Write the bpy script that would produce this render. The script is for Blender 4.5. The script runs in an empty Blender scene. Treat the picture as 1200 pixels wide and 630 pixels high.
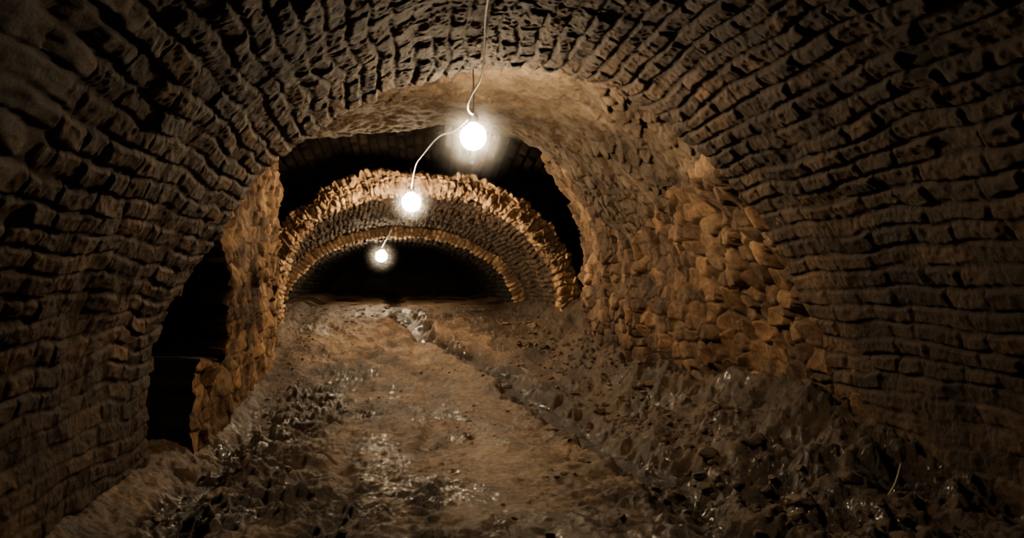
import bpy, math, random
import numpy as np
from mathutils import Vector
random.seed(7)
scene=bpy.context.scene

# ---------------------------------------------------------------- noise
def h3(ix,iy,iz,seed=0):
    n=(ix.astype(np.int64)*374761393+iy.astype(np.int64)*668265263+iz.astype(np.int64)*2147483647+seed*1274126177)&0xFFFFFFFF
    n=((n^(n>>13))*1274126177)&0xFFFFFFFF
    n=((n^(n>>16))*2246822519)&0xFFFFFFFF
    n=n^(n>>15)
    return (n&0xFFFFFF)/float(0xFFFFFF)
def vn(x,y,z=None,seed=0):
    x=np.asarray(x,float); y=np.asarray(y,float)
    ix=np.floor(x);iy=np.floor(y)
    fx=x-ix;fy=y-iy
    fx=fx*fx*(3-2*fx);fy=fy*fy*(3-2*fy)
    r=0
    if z is None:
        iz=np.zeros_like(ix)
        for a in (0,1):
            for b in (0,1):
                r=r+(fx if a else 1-fx)*(fy if b else 1-fy)*h3(ix+a,iy+b,iz,seed)
        return r*2-1
    iz=np.floor(z);fz=z-iz;fz=fz*fz*(3-2*fz)
    for a in (0,1):
        for b in (0,1):
            for c in (0,1):
                w=(fx if a else 1-fx)*(fy if b else 1-fy)*(fz if c else 1-fz)
                r=r+w*h3(ix+a,iy+b,iz+c,seed)
    return r*2-1
def fbm(x,y,z=None,o=4,seed=0,g=.5):
    x=np.asarray(x,float);y=np.asarray(y,float)
    a=1;t=0;r=0
    for k in range(o):
        r=r+a*vn(x,y,None,seed+k*13);t+=a;a*=g
        x,y=x*1.7+y*1.1+5.1,y*1.7-x*1.1+1.7
    return r/t
def ss(a,b,x):
    t=np.clip((x-a)/(b-a),0,1);return t*t*(3-2*t)

# ------------------------------------------------- masonry patterns (u = across, v = along)
def bricks(S,V,h=.125,L=.29,depth=.05,seed=1,var=.03,missing=.03,warp=.022,edge=.024,tl=1.0,nz=.02,head=1.0):
    s=S+warp*fbm(S*1.6,V*1.6,seed=seed,o=3)+.007*fbm(S*13,V*13,seed=seed+60,o=2)
    v=V+warp*1.3*fbm(S*3.1+9,V*2.7,seed=seed+50,o=3)+.012*fbm(S*13,V*13,seed=seed+61,o=2)
    c=np.floor(s/h);fs=s/h-c;z=np.zeros_like(c)
    Lc=L*(.7+.7*h3(c,z,z,seed+2))
    u=v/Lc+h3(c,z,z,seed+3)*7
    j=np.floor(u);fu=u-j
    r1=h3(c,j,z,seed+4);r2=h3(c,j,z,seed+5);r3=h3(c,j,z,seed+6);r4=h3(c,j,z,seed+7)
    ds=np.minimum(fs,1-fs)*h; du=np.minimum(fu,1-fu)*Lc
    ds=ds-.008*r4;du=du-.010*(r1-.3)
    e=ss(0,edge*(.7+.6*r2),ds)*(1-head*(1-ss(0,edge*(.8+.6*r3),du)))
    tilt=(fs-.5)*(r2-.5)*.055*tl+(fu-.5)*(r3-.5)*.04*tl
    gone=(r4<missing)
    d=e*(depth+var*(r1-.5)*2+tilt)
    d=np.where(gone,d*.3-.01,d)
    d=d+(.4+.6*e)*nz*fbm(S*12,V*10,seed=seed+9,o=3)+.007*fbm(S*34,V*34,seed=seed+10,o=2)+.035*fbm(S*1.3,V*1.3,seed=seed+11,o=2)
    return d,e*np.where(gone,.3,1),r3
def rubble(S,V,sc=.24,depth=.09,seed=3,smin=.35):
    wx=S+.06*fbm(S*4,V*4,seed=seed,o=4);wy=V+.07*fbm(S*4+4,V*4+8,seed=seed+20,o=4)
    x=wx/(sc*1.0);y=wy/(sc*1.35)
    ix=np.floor(x);iy=np.floor(y)
    F1=np.full(x.shape,9.);F2=np.full(x.shape,9.);I=np.zeros(x.shape);ang=np.zeros(x.shape)
    for a in (-1,0,1):
        for b in (-1,0,1):
            cx=ix+a;cy=iy+b;z=np.zeros_like(cx)
            px=cx+.08+.84*h3(cx,cy,z,seed+1);py=cy+.08+.84*h3(cx,cy,z,seed+2)
            rr=h3(cx,cy,z,seed+3)
            dx=x-px;dy=y-py
            dist=np.sqrt(dx*dx+dy*dy)-.25*rr
            m=dist<F1
            F2=np.where(m,F1,np.minimum(F2,dist));I=np.where(m,rr,I)
            ang=np.where(m,dx*(h3(cx,cy,z,seed+4)-.5)+dy*(h3(cx,cy,z,seed+5)-.5),ang)
            F1=np.where(m,dist,F1)
    e=ss(.0,.16,F2-F1)
    sm=smin+(1-smin)*ss(-.25,.3,fbm(S*1.7,V*1.7,seed=seed+31,o=3))
    d=e*sm*(depth*(.35+.9*h3(np.floor(I*997),ix*0,ix*0,5))+ang*.16)+.04*fbm(S*7,V*7,seed=seed+7,o=5,g=.55)+.07*fbm(S*1.6,V*1.6,seed=seed+8,o=3)
    return d,1-(1-e)*sm,I

# ---------------------------------------------------------------- mesh from grid
def grid_obj(name,P,mat,attrs=None,cols=None,smooth=True):
    if cols: 
        P=P[:,cols[0]:cols[1]]
        attrs={k:v[:,cols[0]:cols[1]] for k,v in (attrs or {}).items()}
    R,C,_=P.shape
    me=bpy.data.meshes.new(name)
    me.vertices.add(R*C);me.vertices.foreach_set('co',P.reshape(-1).astype(np.float32))
    i=np.arange(R*C).reshape(R,C)
    q=np.stack([i[:-1,:-1],i[1:,:-1],i[1:,1:],i[:-1,1:]],-1).reshape(-1,4)
    n=len(q)
    me.loops.add(n*4);me.loops.foreach_set('vertex_index',q.reshape(-1).astype(np.int32))
    me.polygons.add(n);me.polygons.foreach_set('loop_start',np.arange(0,n*4,4,dtype=np.int32))
    me.polygons.foreach_set('use_smooth',np.full(n,smooth))
    me.update(calc_edges=True)
    for k,v in (attrs or {}).items():
        a=me.attributes.new(k,'FLOAT','POINT');a.data.foreach_set('value',v.reshape(-1).astype(np.float32))
    me.materials.append(mat)
    o=bpy.data.objects.new(name,me);scene.collection.objects.link(o)
    return o
def normals(P,flip=1):
    a=np.gradient(P,axis=0);b=np.gradient(P,axis=1)
    n=np.cross(a,b);l=np.linalg.norm(n,axis=2,keepdims=True);l[l<1e-12]=1
    return flip*n/l
def arclen(P,axis):
    d=np.linalg.norm(np.diff(P,axis=axis),axis=2);c=np.cumsum(d,axis=axis)
    pad=[(0,0),(0,0)];pad[axis]=(1,0)
    return np.pad(c,pad)
def curve_resample(pts,n):
    pts=np.array(pts,float)
    p=np.vstack([2*pts[0]-pts[1],pts,2*pts[-1]-pts[-2]])
    out=[]
    for i in range(1,len(p)-2):
        for t in np.linspace(0,1,24,endpoint=False):
            a,b,c,d=p[i-1],p[i],p[i+1],p[i+2]
            out.append(.5*((2*b)+(-a+c)*t+(2*a-5*b+4*c-d)*t*t+(-a+3*b-3*c+d)*t**3))
    out.append(pts[-1]);out=np.array(out)
    l=np.concatenate([[0],np.cumsum(np.linalg.norm(np.diff(out,axis=0),axis=1))])
    s=np.linspace(0,l[-1],n)
    return np.stack([np.interp(s,l,out[:,0]),np.interp(s,l,out[:,1])],1),s

# ---------------------------------------------------------------- materials
def new_mat(name):
    m=bpy.data.materials.new(name);m.use_nodes=True
    nt=m.node_tree;b=nt.nodes['Principled BSDF'];return m,nt,b
def attr(nt,n):
    a=nt.nodes.new('ShaderNodeAttribute');a.attribute_name=n;return a.outputs['Fac']
def noise(nt,scale,detail=6,rough=.6,vec=None):
    n=nt.nodes.new('ShaderNodeTexNoise');n.inputs['Scale'].default_value=scale;n.inputs['Detail'].default_value=detail;n.inputs['Roughness'].default_value=rough
    tc=nt.nodes.new('ShaderNodeTexCoord');nt.links.new(tc.outputs['Object'],n.inputs['Vector']);return n.outputs['Fac']
def ramp(nt,fac,stops):
    r=nt.nodes.new('ShaderNodeValToRGB');nt.links.new(fac,r.inputs['Fac'])
    e=r.color_ramp.elements
    while len(e)<len(stops): e.new(.5)
    for k,(p,c) in enumerate(stops):
        e[k].position=p;e[k].color=(*c,1)
    return r.outputs['Color']
def mix(nt,fac,a,b,mode='MIX'):
    m=nt.nodes.new('ShaderNodeMix');m.data_type='RGBA';m.blend_type=mode
    for s,v in ((m.inputs[0],fac),(m.inputs[6],a),(m.inputs[7],b)):
        if hasattr(v,'is_linked') : nt.links.new(v,s)
        elif isinstance(v,tuple): s.default_value=(*v,1)
        else: s.default_value=v
    return m.outputs[2]
def bump(nt,b,h,strength,dist):
    n=nt.nodes.new('ShaderNodeBump');n.inputs['Strength'].default_value=strength;n.inputs['Distance'].default_value=dist
    nt.links.new(h,n.inputs['Height']);nt.links.new(n.outputs['Normal'],b.inputs['Normal'])
def masonry_mat(name,dark,mid,light,joint,rough=.8,bs=.6,spec=.35):
    m,nt,b=new_mat(name)
    c1=ramp(nt,noise(nt,2.2,8),[(.3,dark),(.52,mid),(.72,light)])
    c2=ramp(nt,attr(nt,'tone'),[(0,(.5,.47,.45)),(.6,(1,1,1)),(1,(1.6,1.5,1.3))])
    c=mix(nt,1.0,c1,c2,'MULTIPLY')
    c3=ramp(nt,noise(nt,24,6,.7),[(.3,(.5,.46,.42)),(.6,(1.1,1.1,1.1))])
    c=mix(nt,.85,c,c3,'MULTIPLY')
    c=mix(nt,attr(nt,'joint'),joint,c)
    c4=ramp(nt,noise(nt,.75,5,.6),[(.38,(.42,.39,.37)),(.6,(1.1,1.08,1.05))])
    c=mix(nt,1.0,c,c4,'MULTIPLY')
    nt.links.new(c,b.inputs['Base Color'])
    b.inputs['Roughness'].default_value=rough
    b.inputs['Specular IOR Level'].default_value=spec
    bump(nt,b,noise(nt,45,9,.75),bs,.02)
    return m
m_brick=masonry_mat('old_brick',(.048,.031,.020),(.108,.071,.045),(.20,.133,.085),(.055,.036,.024),bs=.8)
m_soffit=masonry_mat('soffit_brick',(.05,.032,.02),(.10,.066,.04),(.17,.113,.07),(.05,.033,.021),bs=.8)  # brick of the vault soffit, darker than the arch ring
m_rub=masonry_mat('rubble_stone',(.10,.06,.034),(.23,.145,.082),(.41,.28,.165),(.095,.058,.034),bs=.9)
m_wl=masonry_mat('left_wall_stone',(.11,.067,.038),(.23,.147,.085),(.40,.275,.165),(.008,.006,.004),bs=.9,spec=.08)  # near-black joint colour carries the opening's painted shade
m_arch=masonry_mat('arch_brick',(.22,.135,.07),(.42,.28,.155),(.62,.45,.28),(.15,.095,.055))
m_dark=masonry_mat('shade_dark_masonry',(.010,.008,.006),(.022,.016,.012),(.035,.026,.019),(.009,.007,.005))  # far tunnel's shade is put into its base colour
m_black=masonry_mat('shade_black_masonry',(.005,.004,.003),(.011,.008,.006),(.02,.015,.011),(.005,.004,.003),spec=.1)  # darkness of the chamber void painted into the masonry colour
m_plas=masonry_mat('old_plaster',(.12,.085,.055),(.23,.17,.11),(.34,.26,.18),(.10,.07,.047),bs=.8)
def ground_mat():
    m,nt,b=new_mat('wet_earth')
    dry=ramp(nt,noise(nt,1.7,12,.75),[(.38,(.055,.033,.019)),(.49,(.17,.106,.058)),(.64,(.38,.25,.14))])
    g=ramp(nt,noise(nt,18,12,.82),[(.38,(.30,.27,.25)),(.6,(1.2,1.17,1.12))])
    dry=mix(nt,.95,dry,g,'MULTIPLY')
    wn=mix(nt,.9,(.37,.26,.155),g,'MULTIPLY')
    wn=mix(nt,.8,wn,ramp(nt,noise(nt,3.0,8,.7),[(.40,(.35,.31,.28)),(.55,(1,1,1))]),'MULTIPLY')
    dry=mix(nt,attr(nt,'worn'),dry,wn)
    c=mix(nt,attr(nt,'mud'),dry,(.045,.028,.017))
    c=mix(nt,attr(nt,'wet'),c,(.018,.012,.008))
    nt.links.new(c,b.inputs['Base Color'])
    r=nt.nodes.new('ShaderNodeMapRange');nt.links.new(attr(nt,'wet'),r.inputs[0]);r.inputs[3].default_value=.58;r.inputs[4].default_value=.15
    nt.links.new(r.outputs[0],b.inputs['Roughness'])
    b.inputs['Specular IOR Level'].default_value=.5
    ct=nt.nodes.new('ShaderNodeMath');ct.operation='MULTIPLY';nt.links.new(attr(nt,'wet'),ct.inputs[0]);ct.inputs[1].default_value=.25
    nt.links.new(ct.outputs[0],b.inputs['Coat Weight']);b.inputs['Coat Roughness'].default_value=.12
    bump(nt,b,noise(nt,30,13,.82),1.0,.04)
    return m
m_ground=ground_mat()

# ---------------------------------------------------------------- foreground brick barrel vault (depth y = -5..6)
H=1.5
near_pts=[(-1.96,-1.8),(-1.90,-1.2),(-1.87,-.7),(-1.78,-.3),(-1.5,.17),(-1.07,.78),(-.6,1.17),(-.0,1.5),(.77,1.68),(1.5,1.58),(2.07,1.28),(2.6,.80),(2.97,.3),(3.22,-.2),(3.38,-.7),(3.46,-1.2),(3.5,-1.8)]
prof,sarc=curve_resample(near_pts,1050)
yv=np.concatenate([np.arange(-5,2.8,.05),np.arange(2.8,6.0,.0095)])
nr=len(yv)
P=np.zeros((nr,1050,3));P[:,:,0]=prof[:,0];P[:,:,2]=prof[:,1];P[:,:,1]=yv[:,None]
S=np.broadcast_to(sarc,(nr,1050)).copy();V=np.broadcast_to(yv[:,None],(nr,1050)).copy()
N=normals(P); cen=np.array([.77,0,.0]); 
flip=np.sign(np.sum(N*(cen-P)*np.array([1,0,1]),axis=2).mean());N*=flip
D,E,T=bricks(S,V,h=.125,L=.33,depth=.020,seed=11,var=.012,missing=.010,warp=.08,edge=.023,tl=.9,nz=.012,head=.75)
# lower courses are smeared with mud and worn flatter
low=np.broadcast_to(ss(-.45,-.9,prof[:,1]+.0)[None],S.shape)*np.clip(.8+.5*fbm(S*1.5,V*1.5,seed=19),0,1)
worn=ss(-.05,.35,fbm(S*.9,V*.9,seed=21,o=4))*.6
low=np.maximum(low,worn)
D=D*(1-.75*low)+low*.05*fbm(S*4,V*4,seed=18,o=5,g=.6)
E=E*(1-low)+low*.7
cc=np.floor(S/.125)
rag=(h3(cc,cc*0,cc*0,77)-.5)*.12
P[:,:,1]+=ss(5.5,6.0,V)*rag
Pd=P+N*(D-.03)[:,:,None]
last=Pd[-1];ex=[last-N[-1]*o+np.array([0,.01,0])*k for k,o in enumerate((.04,.12,.25,.45))]
Pd=np.concatenate([Pd,np.array(ex)],0)
pad=lambda A:np.concatenate([A,np.repeat(A[-1:],4,0)],0)
at={'joint':pad(E),'tone':pad(T)}
iL=int(np.argmin(np.abs(sarc-2.2)));iR=int(np.argmin(np.abs(sarc-(sarc[-1]-2.2))))
grid_obj('wall_left',Pd,m_brick,at,(0,iL+1))
grid_obj('ceiling',Pd,m_brick,at,(iL,iR+1))
grid_obj('wall_right',Pd,m_brick,at,(iR,1050))

# ---------------------------------------------------------------- left stone wall with broken opening (y 6..12)
yy=np.concatenate([np.arange(6.0,8.6,.0125),np.arange(8.6,12.0,.025)]);zz=np.arange(-1.8,3.2,.016)
Y,Z=np.meshgrid(yy,zz,indexing='ij')
X=np.full(Y.shape,-1.80)
D,E,T=rubble(Z,Y,sc=.19,depth=.05,seed=31)
wob=.08*fbm(Y*3,Z*3,seed=5,o=4)
gap=(Y+wob*1.2<6.80)*ss(.75,.6,Z+wob)
hole=ss(8.22,8.19,Y+wob*2.4-.12*Z)*ss(-.68,-.64,Z+wob*1.3+.10*(Y-7))*ss(.75,.66,Z-.12*(Y-7)+wob*2.)
hl=np.clip(np.maximum(gap,hole),0,1)
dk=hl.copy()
for k in range(2):   # painted shade of the opening, spread just past the broken edge
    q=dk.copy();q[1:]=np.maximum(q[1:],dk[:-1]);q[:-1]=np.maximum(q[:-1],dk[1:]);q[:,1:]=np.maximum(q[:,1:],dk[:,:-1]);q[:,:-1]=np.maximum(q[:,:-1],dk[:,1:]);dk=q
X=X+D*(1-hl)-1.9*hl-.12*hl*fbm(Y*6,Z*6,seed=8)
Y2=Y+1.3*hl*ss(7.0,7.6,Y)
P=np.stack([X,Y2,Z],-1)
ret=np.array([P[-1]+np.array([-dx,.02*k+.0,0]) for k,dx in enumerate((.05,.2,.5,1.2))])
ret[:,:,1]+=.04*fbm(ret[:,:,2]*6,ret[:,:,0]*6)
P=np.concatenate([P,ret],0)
grid_obj('wall_left_rubble',P,m_wl,{'joint':pad(np.maximum(E,.35)*(1-dk)),'tone':pad(T*(1-dk))})  # opening's shade goes into joint and tone

# ---------------------------------------------------------------- right rubble wall (y 5.7..12)
yy=np.arange(5.6,12.0,.017);zz=np.arange(-1.8,3.2,.014)
Y,Z=np.meshgrid(yy,zz,indexing='ij')
D,E,T=rubble(Z,Y,sc=.16,depth=.08,seed=41,smin=.4)
i0=np.argmax(prof[:,0]>2.5)
zr=prof[i0:,1][::-1];xr=prof[i0:,0][::-1]
Xn=np.interp(Z,zr,xr)+.10
Xf=3.02+.10*ss(-.2,-1.2,Z)-.5*ss(.5,2.2,Z)-.15*ss(1.2,2.0,Z)
X=Xn+(Xf-Xn)*ss(6.0,9.5,Y)+.10*fbm(Y*.9,Z*.9,seed=61,o=3)*ss(5.8,7,Y)
X=X-D
P=np.stack([X,Y,Z],-1)
ret=np.array([P[-1]+np.array([dx,.03*k,0]) for k,dx in enumerate((.06,.2,.5,1.4))])
ret[:,:,1]+=.05*fbm(ret[:,:,2]*6,ret[:,:,0]*6)
P=np.concatenate([P,ret],0)
grid_obj('wall_right_rubble',P,m_rub,{'joint':pad(E),'tone':pad(T)})

# ---------------------------------------------------------------- plastered flat vault (y 5.8..10)
pl,sl=curve_resample([(-2.0,1.5),(-1.3,1.85),(-.3,2.0),(.8,2.03),(1.6,1.85),(2.1,1.58),(2.55,1.15),(3.2,.4)],330)
yy=np.arange(5.8,10.0,.015)
P=np.zeros((len(yy),330,3));P[:,:,0]=pl[:,0];P[:,:,2]=pl[:,1];P[:,:,1]=yy[:,None]
S=np.broadcast_to(sl,P.shape[:2]).copy();V=np.broadcast_to(yy[:,None],P.shape[:2]).copy()
P[:,:,1]+=ss(8.8,10,V)*.35*fbm(S*2.5,S*0+1,seed=71,o=5,g=.6)
dd=.06*fbm(S*2,V*2,seed=72,o=5)+.028*fbm(S*9,V*9,seed=73,o=4,g=.6)
D2,E2,T2=rubble(S,V,sc=.16,depth=.05,seed=75)
bare=ss(.0,.4,fbm(S*1.1,V*1.1,seed=74,o=4)+.75*ss(3.4,4.6,S)-.15)
P[:,:,2]+=dd-D2*.9*bare
ret=np.array([P[-1]+np.array([0,.02*k,o]) for k,o in enumerate((.03,.12,.4,1.3))])
ret[:,:,1]+=.06*fbm(ret[:,:,0]*5,ret[:,:,2]*5)
P=np.concatenate([P,ret],0)
grid_obj('ceiling_plaster',P,m_plas,{'joint':pad(1-(1-E2)*bare),'tone':pad(.5+.3*fbm(S*3,V*3,o=4))})

# ---------------------------------------------------------------- dark chamber above the second arch
def plane(name,x0,x1,y0,y1,z0,z1,axis,mat,seed):
    if axis=='z':
        A,B=np.meshgrid(np.arange(y0,y1,.06),np.arange(x0,x1,.06),indexing='ij')
        D,E,T=bricks(B,A,seed=seed,h=.14);P=np.stack([B,A,np.full(A.shape,z0)-D],-1)
    elif axis=='x':
        A,B=np.meshgrid(np.arange(y0,y1,.05),np.arange(z0,z1,.05),indexing='ij')
        D,E,T=bricks(B,A,seed=seed,h=.14);P=np.stack([np.full(A.shape,x0)+D*(1 if x0<0 else -1),A,B],-1)
    else:
        A,B=np.meshgrid(np.arange(x0,x1,.05),np.arange(z0,z1,.05),indexing='ij')
        D,E,T=bricks(B,A,seed=seed,h=.14);P=np.stack([A,np.full(A.shape,y0)-D,B],-1)
    return grid_obj(name,P,mat,{'joint':E,'tone':T})
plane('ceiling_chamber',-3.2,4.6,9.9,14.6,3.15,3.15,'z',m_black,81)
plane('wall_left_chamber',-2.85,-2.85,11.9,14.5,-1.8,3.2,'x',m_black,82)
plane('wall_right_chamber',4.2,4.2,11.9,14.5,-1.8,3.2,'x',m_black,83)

# ---------------------------------------------------------------- second arch, vault behind it, third arch, far tunnel
NC=760
def arch_prof(cx,cz,a,b,nl,o,n=NC):
    th=np.linspace(math.pi,0,300)
    ct=np.cos(th);st=np.sin(th)
    e=np.where(ct<0,2/nl,1.0)
    ct=np.sign(ct)*np.abs(ct)**e;st=np.abs(st)**e
    pts=[(cx-a-o,-1.85),(cx-a-o,-1.1)]
    arc=np.stack([cx+(a+o)*ct,cz+(b+o)*st],1)
    full=np.vstack([pts,arc,[(cx+a+o,-1.1),(cx+a+o,-1.85)]])
    l=np.concatenate([[0],np.cumsum(np.linalg.norm(np.diff(full,axis=0),axis=1))])
    s=np.linspace(0,l[-1],n)
    return np.stack([np.interp(s,l,full[:,0]),np.interp(s,l,full[:,1])],1)
A2=(.50,-.35,2.50,2.04,2.4);A3=(.20,-.42,2.80,1.76,2.0)
def rows_from(path):
    rows=[]
    for (k,o,y) in path:
        p=tuple(A2[i]*(1-k)+A3[i]*k for i in range(5))
        pr=arch_prof(*p,o);rows.append(np.stack([pr[:,0],np.full(NC,y),pr[:,1]],1))
    return np.array(rows)
def sheet(name,path,mat,seed,h=.1,L=.27,depth=.04,var=.03,extra=None,edge=.022,warp=.022):
    P=rows_from(path)
    S=np.broadcast_to(arclen(P,1)[-1][None],P.shape[:2]).copy()
    V=np.broadcast_to(arclen(P,0)[:,NC//2][:,None],P.shape[:2]).copy()
    N=normals(P)
    D,E,T=bricks(S,V,h=h,L=L,depth=depth,seed=seed,var=var,edge=edge,warp=warp)
    c=P[:,:, [0,2]].mean(axis=(0,1));ref=np.array([c[0],path[len(path)//2][2]-3.,c[1]-.2])
    sgn=np.sign(np.sum(N*(ref-P),axis=2));sg=np.sign(sgn.mean());N=N*sg
    P=P+N*D[:,:,None]
    if extra is not None: P=extra(P,S,V)
    return grid_obj(name,P,mat,{'joint':E,'tone':T})
lin=np.linspace
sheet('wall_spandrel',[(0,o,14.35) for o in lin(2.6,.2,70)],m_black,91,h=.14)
RT=.34
def ringmod(P,S,V):
    rad=P[:,:,[0,2]]-np.array([A2[0],A2[1]]);rad/=np.linalg.norm(rad,axis=2,keepdims=True)
    S2=S+.10*fbm(S*4,V*6,seed=5,o=3);V2=V+.10*fbm(S*5,V*5,seed=6,o=3)
    r1=vn(S2*10,V2*9,None,340);r2=vn(S2*22,V2*20,None,341);big=fbm(S*1.8,V*0,seed=330,o=4)
    k=np.exp(-((V-.66)/.13)**2)
    P[:,:,[0,2]]+=rad*(k*(.06*r1+.03*r2+.16*big))[:,:,None]
    k2=np.exp(-((V-(.66+RT))/.14)**2)   # broken lower arris
    P[:,:,[0,2]]+=rad*(k2*(.06*r1+.04*r2+.12*big))[:,:,None]
    fr=ss(.5,.66,V)
    P[:,:,1]+=fr*(.06*r1+.035*r2)*(1-.6*ss(1.0,1.2,V))
    return P
path=[(0,RT,14.35-i*.03) for i in range(22)]+[(0,RT-i*RT/34,13.66-0.004*i) for i in range(35)]+[(0,-.004*i,13.53+.018*i) for i in range(1,14)]
sheet('brick_arch',path,m_arch,92,h=.11,L=.14,depth=.030,var=.02,extra=ringmod,edge=.022,warp=.2)
path=[(t,.0,13.62+t*3.88) for t in lin(0,1,230)]
sheet('ceiling_vault',path,m_soffit,93,h=.1,L=.25,depth=.03,warp=.07)
path=[(1,.06,17.42)]+[(1,.06-i*.02,17.40) for i in range(14)]+[(1,-.2,17.4+.03*i) for i in range(1,8)]
sheet('brick_arch.001',path,m_arch,94,h=.1,L=.2,depth=.04,var=.03,warp=.08)
path=[(1,-.2,17.6+t*10.8) for t in lin(0,1,160)]
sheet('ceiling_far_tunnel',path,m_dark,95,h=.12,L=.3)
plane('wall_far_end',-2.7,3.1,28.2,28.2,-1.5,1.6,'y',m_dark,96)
plane('wall_back',-2.4,3.9,-4.9,-4.9,-1.8,1.9,'yy',m_brick,97)

# ---------------------------------------------------------------- ground
ys=[-5.0]
while ys[-1]<28.3:
    y=ys[-1];ys.append(y+(.08 if y<2.8 else .0115*(max(y,4.2)/4.2)**1.25))
ys=np.array(ys);xs=np.arange(-2.95,4.3,.0115)
def base_z(y): return -H+1.06*ss(8.0,17.4,y)+.022*np.clip(y-17.4,0,20)
chan_y=[-5,4.6,7,9,11.2,13.3,15.5,28];chan_x=[2.15,2.1,2.03,1.85,1.5,.65,.1,-.1]
def ground_z(X,Y):
    b=base_z(Y)
    fade=ss(18,13,Y)
    far=1-.8*ss(14.5,17,Y)
    bank=(.66*ss(2.2,3.5,X+.2*fbm(X*2,Y*1.2,seed=204,o=4))+.10*ss(3.2,3.6,X))*(.2+.8*fade)*(.42+.58*ss(4.2,6.6,Y))
    left=.10*ss(-1.0,-1.4,X)*ss(9,12,Y)*fade+.12*ss(-1.65,-2.0,X)
    xc=np.interp(Y,chan_y,chan_x)+.13*fbm(Y*1.1,Y*0+3,seed=205,o=3)
    ed=.16*fbm(X*5,Y*5,seed=230,o=4)
    dch=np.abs(X-xc)+ed
    w=.21+.08*fbm(Y*2,X*0,seed=206)
    ch=ss(w+.16,w-.08,dch)
    xg=-1.45+.12*fbm(Y*1.5,Y*0+7,seed=207,o=3)
    gu=ss(.26,.06,np.abs(X-xg)+ed*1.3)*ss(11,8,Y)
    mudn=fbm(X*.9+3.3,Y*.55,seed=211,o=4)
    e1=np.exp(-(((X-.05)/.85)**2+((Y-4.9)/.9)**2))
    e2=np.exp(-(((X+.9)/.45)**2+((Y-9.0)/2.0)**2))
    e3=np.exp(-(((X+1.0)/.55)**2+((Y-6.2)/1.6)**2))*.9
    mud=ss(.2,.8,e1+e2+e3+.8*mudn+.7*fbm(X*4,Y*3,seed=214,o=5))
    mud=np.maximum(mud,ss(.1,.6,mudn+.3*ss(2.3,2.9,X)+.4*fbm(X*4,Y*4,seed=234,o=3))*.8*ss(1.4,2.3,X))
    rough=fbm(X*4.5,Y*3.5,seed=212,o=6,g=.6)
    clod=np.abs(fbm(X*6,Y*6,seed=213,o=5,g=.55))
    fine=fbm(X*16,Y*16,seed=215,o=3,g=.6)
    worn=ss(.60,.1,np.abs(X-.95-.12*np.sin(Y*.8))+.6*fbm(X*3,Y*1.6,seed=250,o=5))*ss(14,10,Y)
    mud=mud*(1-.6*worn)
    z=b+bank+left-.13*ch*far-.10*gu+.09*fbm(X*.8,Y*.6,seed=208,o=3)*far
    z=z+(mud*(.16*(.25-clod)+.06*rough)+(1-ch)*(1-.5*worn)*(.055*rough+.022*fine)+ch*.02*fine)*(.4+.6*far)
    z=z+.09*ss(2.1,2.7,X)*rough*far+.045*ss(.0,.10,dch-w)*ss(.35,.12,dch-w)*far
    z=z-.05*ss(.14,.0,np.abs(X-.45-.25*fbm(Y*.8,Y*0,seed=216)))*ss(-.3,.1,mudn)*far
    z=z-.05*ss(.13,.02,np.abs(X+.35-.2*fbm(Y*.9,Y*0,seed=217)))*ss(-.2,.2,fbm(X,Y,seed=218))*far
    wp=ss(-.1,.15,fbm(X*5,Y*2.5,seed=220,o=4))
    wg=ss(-.1,.15,fbm(X*7,Y*4,seed=229,o=4))
    wet=np.clip(ch*(.25+.7*wp)+gu*.85*wg+.65*mud*ss(.08,.3,fbm(X*3,Y*2.5,seed=221,o=4))*(.5+.5*ss(1.8,1.4,X)),0,1)
    wet=np.maximum(wet,.42*ss(.15,.35,fbm(X*1.8+4,Y*1.1,seed=224,o=5)))
    wet=np.maximum(wet,.85*ss(-.05,.2,fbm(X*1.6,Y*1.0,seed=223,o=3))*ss(14,16.5,Y)*ss(17.5,17.2,Y))
    wet=np.maximum(wet,.8*ss(.0,.2,fbm(X*1.6,Y*1.0,seed=243,o=3))*ss(17.4,17.8,Y))
    dmp=np.clip(np.maximum(mud,.6*ss(1.6,2.1,X)+.6*ss(-1.1,-1.5,X)*ss(5,8,Y)+.35*ss(12.5,15.5,Y)*ss(17.6,17,Y)),0,1)
    return z,np.maximum(dmp*.82,np.maximum(gu*.9,ch*.92)),wet,worn*.8
X,Y=np.meshgrid(xs,ys);
Zg,mud,wet,wn=ground_z(X,Y)
grid_obj('floor',np.stack([X,Y,Zg],-1),m_ground,{'mud':mud,'wet':wet,'worn':wn})
def gz(x,y): return float(ground_z(np.array([[x]]),np.array([[y]]))[0][0,0])

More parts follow.
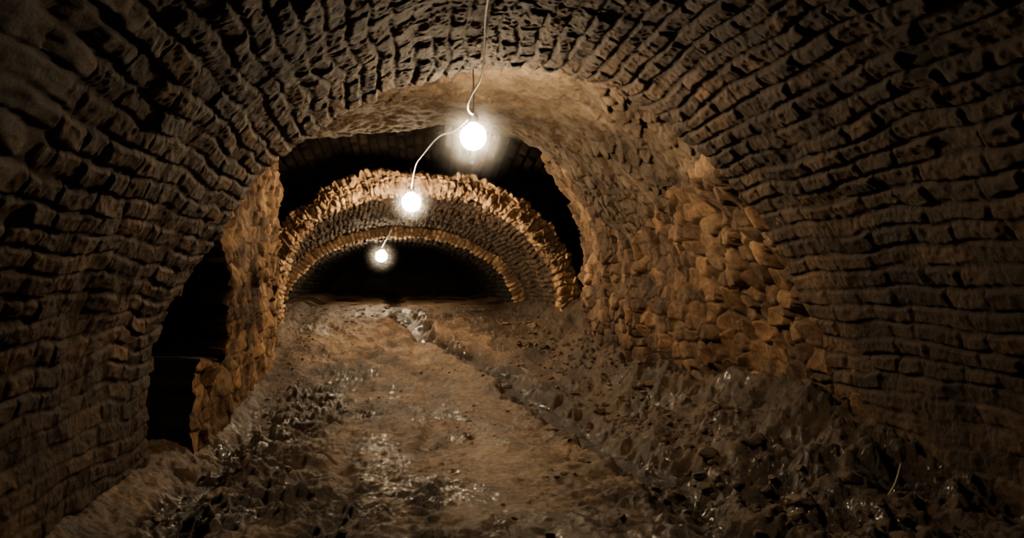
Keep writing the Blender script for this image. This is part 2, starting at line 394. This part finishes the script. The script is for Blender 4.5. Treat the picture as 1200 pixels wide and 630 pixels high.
# ---------------------------------------------------------------- loose rubble (one mesh)
import bmesh
def rock_mesh(name,items,mat):
    bm=bmesh.new()
    for (x,y,z,r,seed) in items:
        rd=random.Random(seed)
        res=bmesh.ops.create_icosphere(bm,subdivisions=3 if r>.06 else 2,radius=1)
        vs=res['verts'];sx,sy,sz=r*rd.uniform(.8,1.4),r*rd.uniform(.8,1.3),r*rd.uniform(.5,.9)
        co=np.array([v.co for v in vs])
        for k in range(9):
            n=np.array([rd.gauss(0,1) for _ in range(3)]);n/=np.linalg.norm(n);d=rd.uniform(.55,.85)
            t=co@n;co=co-np.maximum(t-d,0)[:,None]*n
        co+=.05*np.stack([vn(co[:,0]*3+seed,co[:,1]*3,co[:,2]*3,s) for s in (1,2,3)],1)
        a=rd.uniform(0,6.28);ca,sa=math.cos(a),math.sin(a)
        co=co*np.array([sx,sy,sz]);co=np.stack([co[:,0]*ca-co[:,1]*sa,co[:,0]*sa+co[:,1]*ca,co[:,2]],1)
        for v,c in zip(vs,co): v.co=(c[0]+x,c[1]+y,c[2]+z)
    me=bpy.data.meshes.new(name);bm.to_mesh(me);bm.free()
    a=me.attributes.new('joint','FLOAT','POINT');a.data.foreach_set('value',np.ones(len(me.vertices),np.float32))
    a=me.attributes.new('tone','FLOAT','POINT');a.data.foreach_set('value',np.full(len(me.vertices),.45,np.float32))
    me.materials.append(mat)
    o=bpy.data.objects.new(name,me);scene.collection.objects.link(o);return o
m_stone=masonry_mat('loose_stone',(.08,.054,.034),(.15,.10,.062),(.26,.185,.12),(.1,.1,.1),rough=.55)
it=[]
for i in range(520):
    y=random.uniform(4.2,14.5);x=random.uniform(2.35,2.95) if random.random()<.8 else random.uniform(1.5,2.5)
    if y>12: x-=.3
    r=random.uniform(.012,.04)*(2.0 if random.random()<.18 else 1)
    it.append((x,y,gz(x,y)+r*.1,r,i))
for i in range(260):
    y=random.uniform(4,13);x=random.choice([random.uniform(-1.6,-1.2),random.uniform(-1.3,1.8)])
    r=random.uniform(.008,.032)
    it.append((x,y,gz(x,y)+r*.15,r,1000+i))
for i in range(50):
    y=random.uniform(14.5,17.);x=random.uniform(-1.8,2.2);r=random.uniform(.02,.045)
    it.append((x,y,gz(x,y)+r*.2,r,2000+i))
rock_mesh('rubble_stones',it,m_stone)

# ---------------------------------------------------------------- lamps
def mat_simple(name,col,rough=.5,em=None,st=0):
    m,nt,b=new_mat(name);b.inputs['Base Color'].default_value=(*col,1);b.inputs['Roughness'].default_value=rough
    if em: b.inputs['Emission Color'].default_value=(*em,1);b.inputs['Emission Strength'].default_value=st
    return m
m_sock=mat_simple('bakelite',(.03,.03,.03),.4)
m_cord=mat_simple('white_cable',(.75,.72,.66),.5)
m_twig=mat_simple('pale_twig',(.45,.4,.32),.7)
# glare halo added round each visible bulb: thin volume, densest at the glass
m_halo=bpy.data.materials.new('lamp_halo');m_halo.use_nodes=True;nt=m_halo.node_tree;nt.nodes.clear()
o_=nt.nodes.new('ShaderNodeOutputMaterial');v_=nt.nodes.new('ShaderNodeVolumeScatter');v_.inputs['Anisotropy'].default_value=0.0
tc=nt.nodes.new('ShaderNodeTexCoord');ln=nt.nodes.new('ShaderNodeVectorMath');ln.operation='LENGTH';nt.links.new(tc.outputs['Object'],ln.inputs[0])
mr=nt.nodes.new('ShaderNodeMapRange');nt.links.new(ln.outputs['Value'],mr.inputs[0]);mr.inputs[1].default_value=.08;mr.inputs[2].default_value=.55;mr.inputs[3].default_value=1;mr.inputs[4].default_value=0
pw=nt.nodes.new('ShaderNodeMath');pw.operation='POWER';nt.links.new(mr.outputs[0],pw.inputs[0]);pw.inputs[1].default_value=4
ml=nt.nodes.new('ShaderNodeMath');ml.operation='MULTIPLY';nt.links.new(pw.outputs[0],ml.inputs[0]);ml.inputs[1].default_value=.42
nt.links.new(ml.outputs[0],v_.inputs['Density']);nt.links.new(v_.outputs[0],o_.inputs['Volume'])
def lathe(name,prof,mat,seg=20):
    vs=[];fs=[]
    for r,z in prof:
        for k in range(seg):
            a=2*math.pi*k/seg;vs.append((r*math.cos(a),r*math.sin(a),z))
    for i in range(len(prof)-1):
        for k in range(seg):
            fs.append((i*seg+k,i*seg+(k+1)%seg,(i+1)*seg+(k+1)%seg,(i+1)*seg+k))
    me=bpy.data.meshes.new(name);me.from_pydata(vs,[],fs);me.update()
    for p in me.polygons:p.use_smooth=True
    me.materials.append(mat);o=bpy.data.objects.new(name,me);scene.collection.objects.link(o);return o
def tube(name,pts,r,mat):
    cu=bpy.data.curves.new(name,'CURVE');cu.dimensions='3D';cu.bevel_depth=r;cu.bevel_resolution=3
    sp=cu.splines.new('NURBS');sp.points.add(len(pts)-1)
    for p,c in zip(sp.points,pts):p.co=(*c,1)
    sp.use_endpoint_u=True;sp.order_u=3;cu.materials.append(mat)
    o=bpy.data.objects.new(name,cu);scene.collection.objects.link(o);return o
def lamp(x,y,z,ztop,r,power,i,halo=True):
    root=bpy.data.objects.new('hanging_light_bulb',None);root.location=(x,y,z);scene.collection.objects.link(root)
    area=4*math.pi*r*r;st=power/(area*math.pi)
    me=mat_simple('glowing_glass.%d'%i,(1,.9,.7),.3,(1,.74,.445),st)
    pr=[]
    for k in range(13):
        a=math.pi*k/12;rr=r*math.sin(a);zz=-r*math.cos(a)
        if zz>r*.55: rr=max(rr,r*.33)
        pr.append((max(rr,.0005),zz))
    pr[-1]=(r*.33,r*1.12)
    b=lathe('bulb_glass',pr,me);s=lathe('socket',[(r*.2,r*1.75),(r*.36,r*1.72),(r*.42,r*1.5),(r*.42,r*1.1),(r*.38,r*1.02),(.001,r*1.0)],m_sock)
    c=tube('cord',[(0,0,r*1.7),(.01,.01,(ztop-z)*.5),(-.005,0,ztop-z)],.006,m_sock)
    parts=[b,s,c]
    if halo:
        R=.56;pv=[(max(R*math.sin(math.pi*k/16),.0005),-R*math.cos(math.pi*k/16)) for k in range(17)]
        parts.append(lathe('bulb_halo',pv,m_halo,24))
    for o in parts: o.parent=root
lamp(.72,6.85,1.33,2.02,.115,215,1)
lamp(.31,12.7,1.385,1.95,.15,500,2)
lamp(-.26,17.9,.70,1.05,.13,170,3)
lamp(.3,-1.5,1.15,1.62,.07,16,4,False)  # unseen bulb behind the camera, added to fill the foreground

tube('electric_cable',[(.3,-1.5,1.6),(.6,2.,1.63),(.52,3.8,1.62),(.545,4.5,1.635),(.60,5.0,1.60),(.66,5.6,1.52),(.62,5.95,1.50),(.60,6.2,1.45),(.66,6.55,1.47),(.72,6.85,1.53)],.007,m_cord)
tube('electric_cable',[(.72,6.85,1.53),(.64,7.6,1.52),(.55,9.,1.78),(.42,10.5,1.80),(.33,11.8,1.85),(.31,12.7,1.6)],.007,m_cord)
tube('electric_cable',[(.31,12.7,1.6),(.2,14.,1.5),(0.,15.4,1.15),(-.26,17.9,.88)],.006,m_sock)
tube('pale_twig',[(3.05,4.75,gz(3.05,4.75)+.02),(3.10,4.78,gz(3.1,4.78)+.05),(3.16,4.8,gz(3.16,4.8)+.08),(3.18,4.8,gz(3.18,4.8)+.15)],.007,m_twig)

# ---------------------------------------------------------------- world, camera
w=bpy.data.worlds.new('World');scene.world=w;w.use_nodes=True
w.node_tree.nodes['Background'].inputs[0].default_value=(0,0,0,1);w.node_tree.nodes['Background'].inputs[1].default_value=0
cam=bpy.data.cameras.new('camera');cam.sensor_width=36;cam.lens=27;cam.shift_x=140/1200;cam.shift_y=20/1200;cam.clip_start=.05
co=bpy.data.objects.new('camera',cam);co.location=(0,0,0);co.rotation_euler=(math.pi/2,0,0);scene.collection.objects.link(co);scene.camera=co
